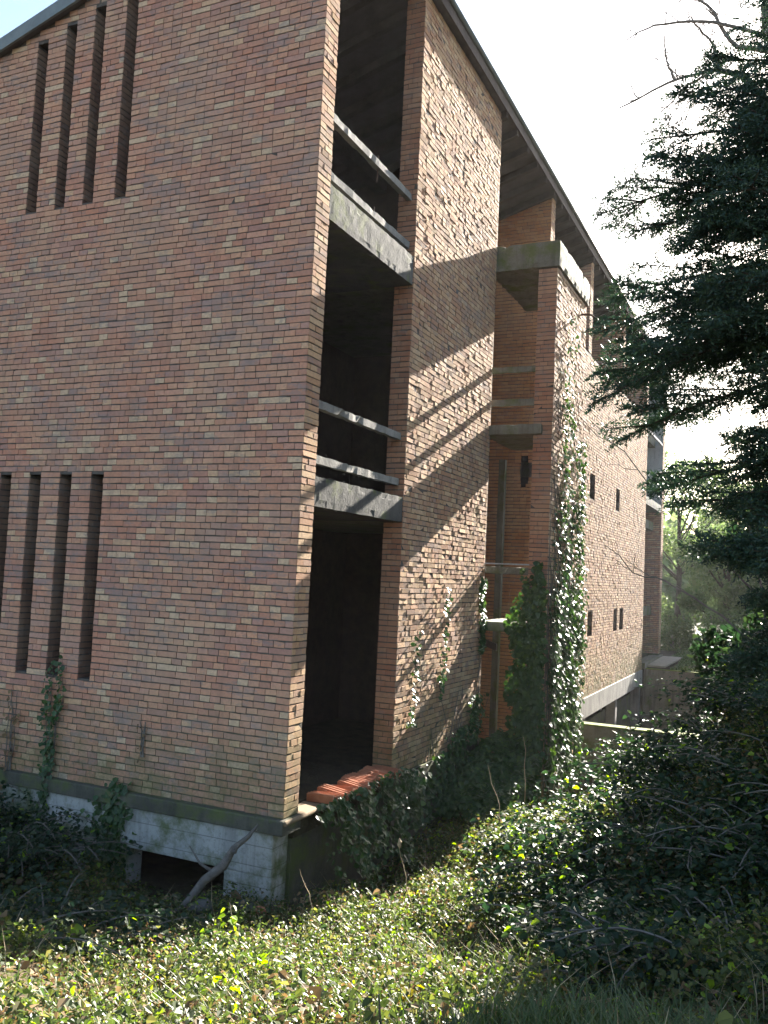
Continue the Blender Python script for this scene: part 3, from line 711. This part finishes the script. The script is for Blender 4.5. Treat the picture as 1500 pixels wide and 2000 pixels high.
# ------------------------------------------------------------------ fir tree
def conifer():
    rr = RS(5); TX, TY, ZB = .72, 8.7, -1.55; K0 = .64
    e = empty('fir_tree', (TX, TY, ZB), 'tall dark fir tree with drooping branches reaching in from the right', 'tree')
    tk = MB(); zz = np.linspace(ZB-.3, 8., 14)
    tk.tube([(TX+.05*math.sin(z), TY+.04*math.cos(z*1.3), z) for z in zz], [.15*(1-(z-ZB)/10)+.012 for z in zz], 10); 
    br_ = MB(); SP, SD_, SL = [], [], []
    def needles(pts, width):
        """pts polyline (k,3); hang flat sprays both sides"""
        pts = np.array(pts); seg = np.diff(pts, axis=0); L = np.linalg.norm(seg, axis=1); cum = np.concatenate([[0], np.cumsum(L)]); tot = cum[-1]
        n = max(3, int(tot/.052))
        for s in np.linspace(.22*tot, tot, n):
            t = s/tot; p = np.array([np.interp(s, cum, pts[:, k]) for k in range(3)])
            i = min(np.searchsorted(cum, s), len(seg))-1; d = seg[max(i, 0)]/L[max(i, 0)]
            side = np.cross(d, [0, 0, 1]); side /= max(np.linalg.norm(side), .01)
            for sg in (-1, 1):
                ln = width*(1-t)**.6*(.5+.7*rr.rand())+.07+.08*rr.rand()
                dd = side*sg*(.85)+d*(.65+.5*rr.rand())+np.array([0, 0, rr.normal(-.10, .50)])
                dd /= np.linalg.norm(dd)
                SP.append(p); SD_.append(dd); SL.append(ln)
    def branch(z, a, L, droop, up, w_=.5):
        z = z*K0; L = L*K0; w_ = w_*.7; o_ = np.array([TX, TY, z]); d = np.array([math.cos(a), math.sin(a), 0.]); t = np.linspace(0, 1, 8)
        wob = rr.normal(0, .05, 3)
        c = [tuple(o_+d*L*x+np.array([0, 0, -droop*L*x + up*L*x**2.5])+wob*math.sin(x*3.1)) for x in t]
        br_.tube(c, [.022*(1-.85*x)*min(1, L/1.5)+.003 for x in t], 5); needles(c, w_)
        # secondary limbs
        for k in range(int(L*4.8)):
            x = .25+.7*rr.rand(); p = np.array([np.interp(x, t, [q[j] for q in c]) for j in range(3)])
            a2 = a+(1 if k % 2 else -1)*(.55+.4*rr.rand()); l2 = L*(1-x)*.75+.16
            d2 = np.array([math.cos(a2), math.sin(a2), 0]); c2 = [tuple(p+d2*l2*y+np.array([0, 0, (-droop*.7)*l2*y+.3*up*l2*y*y])) for y in np.linspace(0, 1, 5)]
            br_.tube(c2, [.008*(1-.8*y)+.002 for y in np.linspace(0, 1, 5)], 4); needles(c2, w_*.7)
    prof_z = [-.6, .3, 1., 1.7, 2.2, 3.1, 4.4, 5.2, 5.8, 6.5, 7.0, 8.4, 10, 13]
    prof_r = [2.1, 2.45, 2.3, 1.9, 1.9, 2.4, 3.2, 3.0, 2.9, 2.7, 2.3, 2.2, 1.9, .8]
    z = -1.0
    while z < 13:
        R_ = float(np.interp(z, prof_z, prof_r))
        for k in range(5):
            a = rr.rand()*6.28; branch(z+rr.normal(0, .12), a, R_*(.6+.45*rr.rand()), .12+.25*rr.rand(), .12+.15*rr.rand(), .5)
        z += .30
    # branches seen against sky and wall, on the left side
    for z_, a, L, dr, up in [(6.6, 3.25, 3.9, .26, .0), (6.9, 3.35, 3.2, .12, .0), (6.2, 3.05, 3.5, .24, .05), (4.9, 3.2, 3.6, .10, -.05), (4.9, 3.45, 3.9, .25, -.1),
                             (4.3, 3.1, 3.8, .18, -.12), (4.0, 3.35, 3.9, .2, -.16), (3.2, 3.2, 3.6, .1, -.2), (7.6, 3.2, 2.7, .2, .1), (7.9, 3.0, 2.4, .1, .2), (2.0, 3.2, 3.0, .12, -.08),
                             (1.5, 3.1, 2.6, .1, .0)]:
        branch(z_, a, L, dr, up, .45)
    SP, SD_, SL = np.array(SP), np.array(SD_), np.array(SL)
    # each spray: axis with needle pairs
    K = 16; n = len(SP); f = np.tile((np.arange(K)+.5)/K, n); i = np.repeat(np.arange(n), K)
    nk = (SL[i]*f)
    base_ = SP[i]+SD_[i]*nk[:, None]+np.array([0, 0, -.25])*(nk**1.6)[:, None]
    rv = unit(rr.normal(0, 1, (n, 3))*[.6, .6, 1]); up_ = unit(np.cross(SD_, rv))[i]; sg = np.where(np.arange(n*K) % 2 == 0, 1., -1.)[:, None]
    dirn = unit(SD_[i]*.75+up_*sg*.8+jit(rr, n*K, .30)); ln = (.024+.018*rr.rand(n*K))[:, None]; 
    wv = unit(np.cross(dirn, jit(rr, n*K, 1.)))*.0075
    V = np.stack([base_-wv*.6, base_+dirn*ln*.5-wv, base_+dirn*ln*1.25, base_+dirn*ln*.5+wv], 1).reshape(-1, 3)
    Q = np.arange(n*K*4).reshape(-1, 4)
    print('needles', n*K)
    tk.build('trunk', M['bark'], e, 0, True); br_.build('branch', M['bark'], e)
    quads('crown', V, Q, M['needle'], e)
conifer()

# ------------------------------------------------------------------ bare trees and saplings
def baretree(name, label, base_, tips, rad0, seed, twigs=5, grp=None, cat='tree', bud=0, curl=.08):
    rr = RS(seed); e = empty(name, base_, label, cat, grp); tr = MB(); bb = MB()
    for k, (path, R0) in enumerate(tips):
        path = np.array(path, float); t = np.linspace(0, 1, len(path)); tt = np.linspace(0, 1, 14)
        c = np.stack([np.interp(tt, t, path[:, j]) for j in range(3)], 1) + rr.normal(0, curl*.25, (14, 3))*np.linspace(.2, 1, 14)[:, None]
        (tr if k == 0 else bb).tube([tuple(q) for q in c], [R0*(1-.8*x)+.0015 for x in tt], 6)
        for _ in range(twigs):
            x = .3+.65*rr.rand(); p = np.array([np.interp(x, tt, c[:, j]) for j in range(3)])
            d = unit((c[-1]-c[0])[None])[0]; L = (.25+.5*rr.rand())*np.linalg.norm(path[-1]-path[0])*.35
            dd = unit((d+rr.normal(0, .6, 3))[None])[0]; w_ = [tuple(p)]; q = p.copy()
            for s in range(6):
                dd = unit((dd+rr.normal(0, .16, 3)+[0, 0, .03])[None])[0]; q = q+dd*L/6; w_.append(tuple(q))
            bb.tube(w_, [R0*.28*(1-.7*s/6)+.001 for s in range(7)], 4)
            for _2 in range(2):
                q2 = np.array(w_[rr.randint(2, 6)]); d3 = unit((dd+rr.normal(0, .7, 3))[None])[0]
                bb.tube([tuple(q2), tuple(q2+d3*L*.2+rr.normal(0, .01, 3)), tuple(q2+d3*L*.42)], [R0*.14+.001, R0*.1+.001, .001], 4)
    tr.build('trunk', M['twig'], e); bb.build('branch', M['twig'], e)
    return e
baretree('bare_tree', 'bare grey tree with fine twigs against the bright sky at the top right', (.4, 16., -1.8),
    [([(.4, 16, -1.8), (.2, 16, 3), (-.3, 16, 8), (-.65, 16, 10.2), (-.8, 16, 12.5)], .16),
     ([(-.25, 16, 8.0), (-.9, 16, 8.9), (-1.4, 16, 9.15), (-2.1, 16, 9.1), (-3.05, 15.9, 8.7)], .055),
     ([(-.5, 16, 9.3), (-1.1, 16, 9.5), (-1.5, 16, 10.3), (-2.1, 16, 11.0)], .05),
     ([(-1.35, 16, 9.15), (-1.45, 16, 9.6), (-1.9, 16, 10.3)], .035),
     ([(-2.1, 16, 9.1), (-2.25, 16, 9.5), (-2.3, 16, 10.0)], .028),
     ([(-.7, 16, 10.3), (-1.3, 16, 10.9), (-2.2, 16, 10.7), (-2.6, 16, 10.9)], .04),
     ([(-1.4, 16, 9.15), (-1.9, 16.1, 9.0), (-2.5, 16.1, 8.4)], .03), ([(-.6, 16, 9.6), (-1.5, 15.9, 10.0), (-2.4, 15.8, 10.1), (-3.0, 15.8, 9.9)], .035)], .1, 71, 11)
baretree('sapling', 'leafless sapling with long arching twigs in front of the far wall on the right', (-.1, 10.2, -1.2),
    [([(-.1, 10.2, -1.2), (-.25, 10.2, -.4), (-.45, 10.3, .6), (-.5, 10.3, 1.6)], .018),
     ([(-.2, 10.2, -.7), (-.75, 10.2, -.25), (-1.25, 10.3, .05), (-1.65, 10.4, .12), (-1.95, 10.4, .45)], .012),
     ([(-.3, 10.2, -.1), (-.9, 10.2, .5), (-1.4, 10.4, 1.0), (-1.8, 10.4, 1.5), (-2.3, 10.5, 1.9)], .010),
     ([(-.25, 10.2, -.2), (.1, 10.2, .6), (.2, 10.2, 1.8)], .010)], .02, 72, 4)
baretree('sapling', 'thin leafless sapling crossing the dark fir at the right edge', (.35, 9.2, -1.2),
    [([(.35, 9.2, -1.2), (.15, 9.2, .0), (-.1, 9.2, .8), (-.35, 9.2, 1.9)], .014),
     ([(.2, 9.2, -.2), (-.3, 9.2, .3), (-.7, 9.2, .5)], .008), ([(.1, 9.2, .1), (.3, 9.2, 1.), (.1, 9.2, 2.1)], .008)], .015, 73, 4)
baretree('bare_tree', 'bare tree whose twig tips show in the top left corner above the roof', (-12.5, 4.2, -2.4),
    [([(-12.5, 4.2, -2.4), (-11.5, 5, 3), (-10.5, 6, 6.5), (-9.8, 6.6, 7.2)], .08),
     ([(-10.8, 6, 6), (-9.6, 6.8, 6.9), (-8.95, 7.0, 6.95)], .012), ([(-10.6, 6, 6.2), (-9.5, 6.8, 6.7), (-8.9, 7.0, 6.55)], .010), ([(-10.8, 6, 6.4), (-9.6, 6.8, 7.1), (-9.0, 7.0, 7.2)], .010)], .02, 74, 3)

# dead stalks, broad leaved plants, sticks
def stalk(label, base_, top, seed, head=True):
    rr = RS(seed); e = empty('dead_stalk', base_, label, 'dead plant', 'dead stalks'); s_ = MB()
    b_, t_ = np.array(base_, float), np.array(top, float); c = [tuple(b_+(t_-b_)*x+rr.normal(0, .012, 3)) for x in np.linspace(0, 1, 7)]
    s_.tube(c, [.005*(1-.6*x) for x in np.linspace(0, 1, 7)], 5); s_.build('stem', M['straw'], e)
    if head:
        h_ = MB(); h_.tube([tuple(t_+[.004*math.sin(k*2.), 0, -.02+k*.014]) for k in range(7)], [.004, .013, .019, .015, .018, .011, .003], 7); h_.build('seed_head', M['straw'], e)
for i, (b_, t_, l, hd) in enumerate([((-3.0, 11.0, -3.0), (-3.05, 11.0, -1.95), 'tallest dead stalk standing before the dark ivy mound', False),
    ((-2.75, 11.0, -3.0), (-2.62, 10.9, -2.35), 'dead stalk with brown seed head right of the tallest one', True),
    ((-3.2, 10.8, -3.0), (-3.45, 10.8, -2.3), 'leaning dead stalk left of the tallest one', False),
    ((-2.6, 10.6, -2.9), (-2.5, 10.6, -2.45), 'short dead stalk with pale head at the edge of the sunlit plants', True),
    ((-3.0, 7.4, -2.9), (-3.1, 7.3, -2.35), 'pinkish dead stalk rising from the middle of the sunlit plants', True),
    ((-3.75, 7.0, -3.0), (-3.9, 7.0, -2.6), 'short straw stalk near the shaded edge left of the sunlit plants', False)]):
    stalk(l, b_, t_, 90+i, hd)
def broadleaf(label, loc, h_, n, size, m, seed):
    rr = RS(seed); loc = (loc[0], loc[1], float(gz(loc[0], loc[1]))); e = empty('leafy_plant', loc, label, 'plant', 'broad leaved plants'); s_ = MB()
    top = np.array(loc)+[rr.normal(0, .05), rr.normal(0, .05), h_]; s_.tube([loc, tuple((np.array(loc)+top)/2+rr.normal(0, .02, 3)), tuple(top)], [.007, .005, .003], 5); s_.build('stem', M['twig'], e)
    t_ = .4+.6*rr.rand(n); P_ = np.array(loc)+(top-np.array(loc))*t_[:, None]; a = rr.rand(n)*6.28; d = np.stack([np.cos(a), np.sin(a), 0*a-.3], 1)
    leaves('foliage', P_+d*.03, d*.5+[0, 0, 1]+jit(rr, n, .3), d+jit(rr, n, .2), size*(.7+.5*rr.rand(n)), m, e, .75)
broadleaf('small plant with large bright yellow green leaves before the ivy mound', (-2.85, 9.6), .62, 7, .13, M['lime'], 101)
broadleaf('lime leaved plant among the sunlit undergrowth right of centre', (-2.25, 8.9), .5, 7, .12, M['lime'], 102)
broadleaf('low lime green plant at the left of the sunlit undergrowth', (-2.75, 4.7), .30, 9, .08, M['lime'], 103)
broadleaf('dark broad leaved plant nearest the camera at the bottom centre', (-1.45, 3.35), .26, 14, .045, M['cover'], 104)
broadleaf('plant with a few yellow leaves at the bottom centre', (-1.75, 4.4), .2, 6, .055, M['yellow'], 105)
broadleaf('yellow green plant in the dark brambles at the right edge', (-.15, 8.9), .75, 7, .11, M['lime'], 106)
broadleaf('sunlit plant beside the low mossy wall', (-1.75, 13.6), .8, 16, .10, M['lime'], 107)
broadleaf('plant with pale sunlit leaves below the foundation corner', (-3.65, 5.6), .45, 14, .06, M['lime'], 108)
b = MB(); b.tube([(-4.55, 7.30, -2.40), (-4.60, 7.22, -2.50), (-4.70, 7.14, -2.60), (-4.74, 7.05, -2.74), (-4.86, 6.93, -2.86), (-4.93, 6.80, -3.02), (-5.0, 6.7, -3.12)], [.010, .022, .03, .045, .04, .034, .03], 8); b.tube([(-4.71, 7.12, -2.62), (-4.62, 7.05, -2.60), (-4.55, 6.98, -2.52)], [.02, .013, .006], 6); b.tube([(-4.8, 7.0, -2.8), (-4.95, 6.98, -2.74), (-5.08, 6.98, -2.60)], [.018, .011, .005], 6)
tag(b.build('broken_branch', M['twig'], None, 0, True), 'broken branch leaning against the corner of the concrete foundation', 'branch')
rt = random.Random(9)
for i, (x, y, l) in enumerate([(-4.55, 7.1, 'grey stone lying in the gap at the foot of the foundation corner'), (-4.75, 6.75, 'pale flat stone at the lower end of the broken branch'), (-4.42, 7.2, 'small brick fragment below the foundation corner')]):
    P_ = []; b = MB(); o_ = bpy.data.meshes.new('stone'); import bmesh; bm_ = bmesh.new(); bmesh.ops.create_icosphere(bm_, subdivisions=2, radius=.11 if i < 2 else .07)
    for v in bm_.verts: v.co *= 1+rt.uniform(-.18, .18); v.co.z *= .6
    bm_.to_mesh(o_); bm_.free(); o_.materials.append(M['conc'] if i < 2 else M['terracotta'])
    q = link('stone', o_); q.location = (x, y, float(gz(x, y))+.08); tag(q, l, 'stone')

# ------------------------------------------------------------------ background trees
def bgtree(label, x, y, h_, rad_, seed, m=None, n=9000, size=.17, low=.25, cone=False):
    rr = RS(seed); zb = float(gz(x, y)); e = empty('deciduous_tree', (x, y, zb), label, 'tree', 'trees beyond the lawn')
    t_ = MB(); t_.tube([(x, y, zb-.1), (x+.1, y, zb+h_*.4), (x, y, zb+h_*.85)], [.16, .11, .03], 8); 
    lobes = []; NL = 16 if y > 20 else 80
    for _ in range(NL):
        a = rr.rand()*6.28; f = low+(1-low)*rr.rand(); q = rad_*(1-.6*abs(f-.55))*rr.rand()**.5
        sz_ = .22+.25*rr.rand()
        if cone: f = .04+.9*rr.rand()**1.5; q = rad_*(1-f)*rr.rand()**.5; sz_ = .14+.12*rr.rand()
        c = np.array([x+q*math.cos(a), y+q*math.sin(a), zb+h_*f]); lobes.append((c, rad_*sz_))
        t_.tube([(x, y, zb+h_*f*.6), tuple((np.array([x, y, zb+h_*f*.6])+c)/2+rr.normal(0, .1, 3)), tuple(c)], [.05, .03, .01], 5)
    t_.build('trunk', M['bark'], e)
    P_ = []
    for c, R_ in lobes:
        k = n//NL; d = unit(rr.normal(0, 1, (k, 3))); P_.append(c+d*R_*(.35+.75*rr.rand(k)**.5)[:, None]*[1, 1, .8])
    P_ = np.concatenate(P_); k = len(P_)
    leaves('crown', P_, jit(rr, k, 1)+[0, 0, .5], jit(rr, k, 1), size*(.5+.8*rr.rand(k)), m or M['far'], e)
for i, (x, y, h_, rr_, l) in enumerate([(-5.3, 46, 8.0, 3.0, 'hazy green tree just right of the far end of the building'), (-2.6, 40, 5.0, 2.4, 'low pale green tree beyond the lawn'),
    (.2, 42, 6.0, 2.8, 'tree partly hidden behind the fir in the background'), (3.4, 38, 7, 3.0, 'background tree at the right edge behind the fir'), (-1.0, 52, 9.5, 3.6, 'tallest and furthest tree beyond the lawn'), (5.0, 30, 9, 3.4, 'dark tree standing right of the drive behind the fir'),
    (3.0, 22, 6.5, 2.6, 'dense tree directly behind the fir trunk'), (1.15, 16.3, 7.5, 2.7, 'dark bushy tree at the right edge between the fir and the drive'), (6.5, 19, 7.5, 3.0, 'tree off to the right of the fir')]):
    bgtree(l, x, y, h_, rr_, 200+i, M['far'] if i < 5 else M['bramble'], 9000 if y > 20 else 40000, .17 if y > 30 else .13, .12, y < 17)
def bgbush(label, x, y, rx, h_, seed, n=3500):
    rr = RS(seed); zb = float(gz(x, y)); d = unit(rr.normal(0, 1, (n, 3))); d[:, 2] = abs(d[:, 2])
    e = empty('shrub', (x, y, zb), label, 'shrub', 'shrubs beyond the lawn')
    P_ = np.array([x, y, zb])+d*(.5+.6*rr.rand(n))[:, None]*[rx, .7, h_]*(1+.2*np.sin(d[:, :1]*9+seed))
    leaves('foliage', P_, jit(rr, n, 1)+[0, 0, .6], jit(rr, n, 1), .10*(.5+.9*rr.rand(n)), M['far'], e)
    s_ = MB()
    for k in range(7): s_.tube([(x, y, zb), (x+rr.normal(0, rx*.3), y, zb+h_*.5), (x+rr.normal(0, rx*.5), y, zb+h_)], [.03, .02, .006], 4)
    s_.build('stem', M['twig'], e)
for i, (x, y, rx, h_, l) in enumerate([(-4.3, 37.5, 1.0, 1.5, 'shrub at the left end of the row beyond the lawn'), (-2.4, 37, 1.2, 1.7, 'second shrub of the row beyond the lawn'), (-.5, 36.5, 1.2, 1.4, 'reddish shrub in the middle of the row beyond the lawn'), (1.6, 36, 1.3, 1.8, 'fourth shrub of the row beyond the lawn'), (3.8, 35, 1.3, 1.8, 'shrub at the right end of the row beyond the lawn')]):
    bgbush(l, x, y, rx, h_, 300+i)
rr = RS(400); n = 26000; P_ = np.stack([rr.uniform(-30, 40, n), rr.uniform(70, 90, n), rr.rand(n)**.8*9], 1); P_[:, 2] = -2.4+P_[:, 2]*(.6+.4*np.sin(P_[:, 0]*.5+np.sin(P_[:, 0]*1.3)))
o = leaves('distant_wood', P_, jit(rr, n, 1)+[0, 0, .5], jit(rr, n, 1), .5+.5*rr.rand(n), M['far']); tag(o, 'hazy far wood behind the trees', 'wood', None, 'stuff')

# ------------------------------------------------------------------ haze
hz = MB(); hz.box(-60, 60, -15, 98, -5.7, 14.5)
m = bpy.data.materials.new('haze'); m.use_nodes = True; t = m.node_tree; t.nodes.clear()
o_ = t.nodes.new('ShaderNodeOutputMaterial'); v = t.nodes.new('ShaderNodeVolumePrincipled'); t.links.new(v.outputs[0], o_.inputs['Volume'])
v.inputs['Color'].default_value = (.93, .95, 1, 1); v.inputs['Density'].default_value = .0003; v.inputs['Anisotropy'].default_value = .35
ho = hz.build('haze', m); tag(ho, 'thin pale haze in the air', 'haze', None, 'stuff')
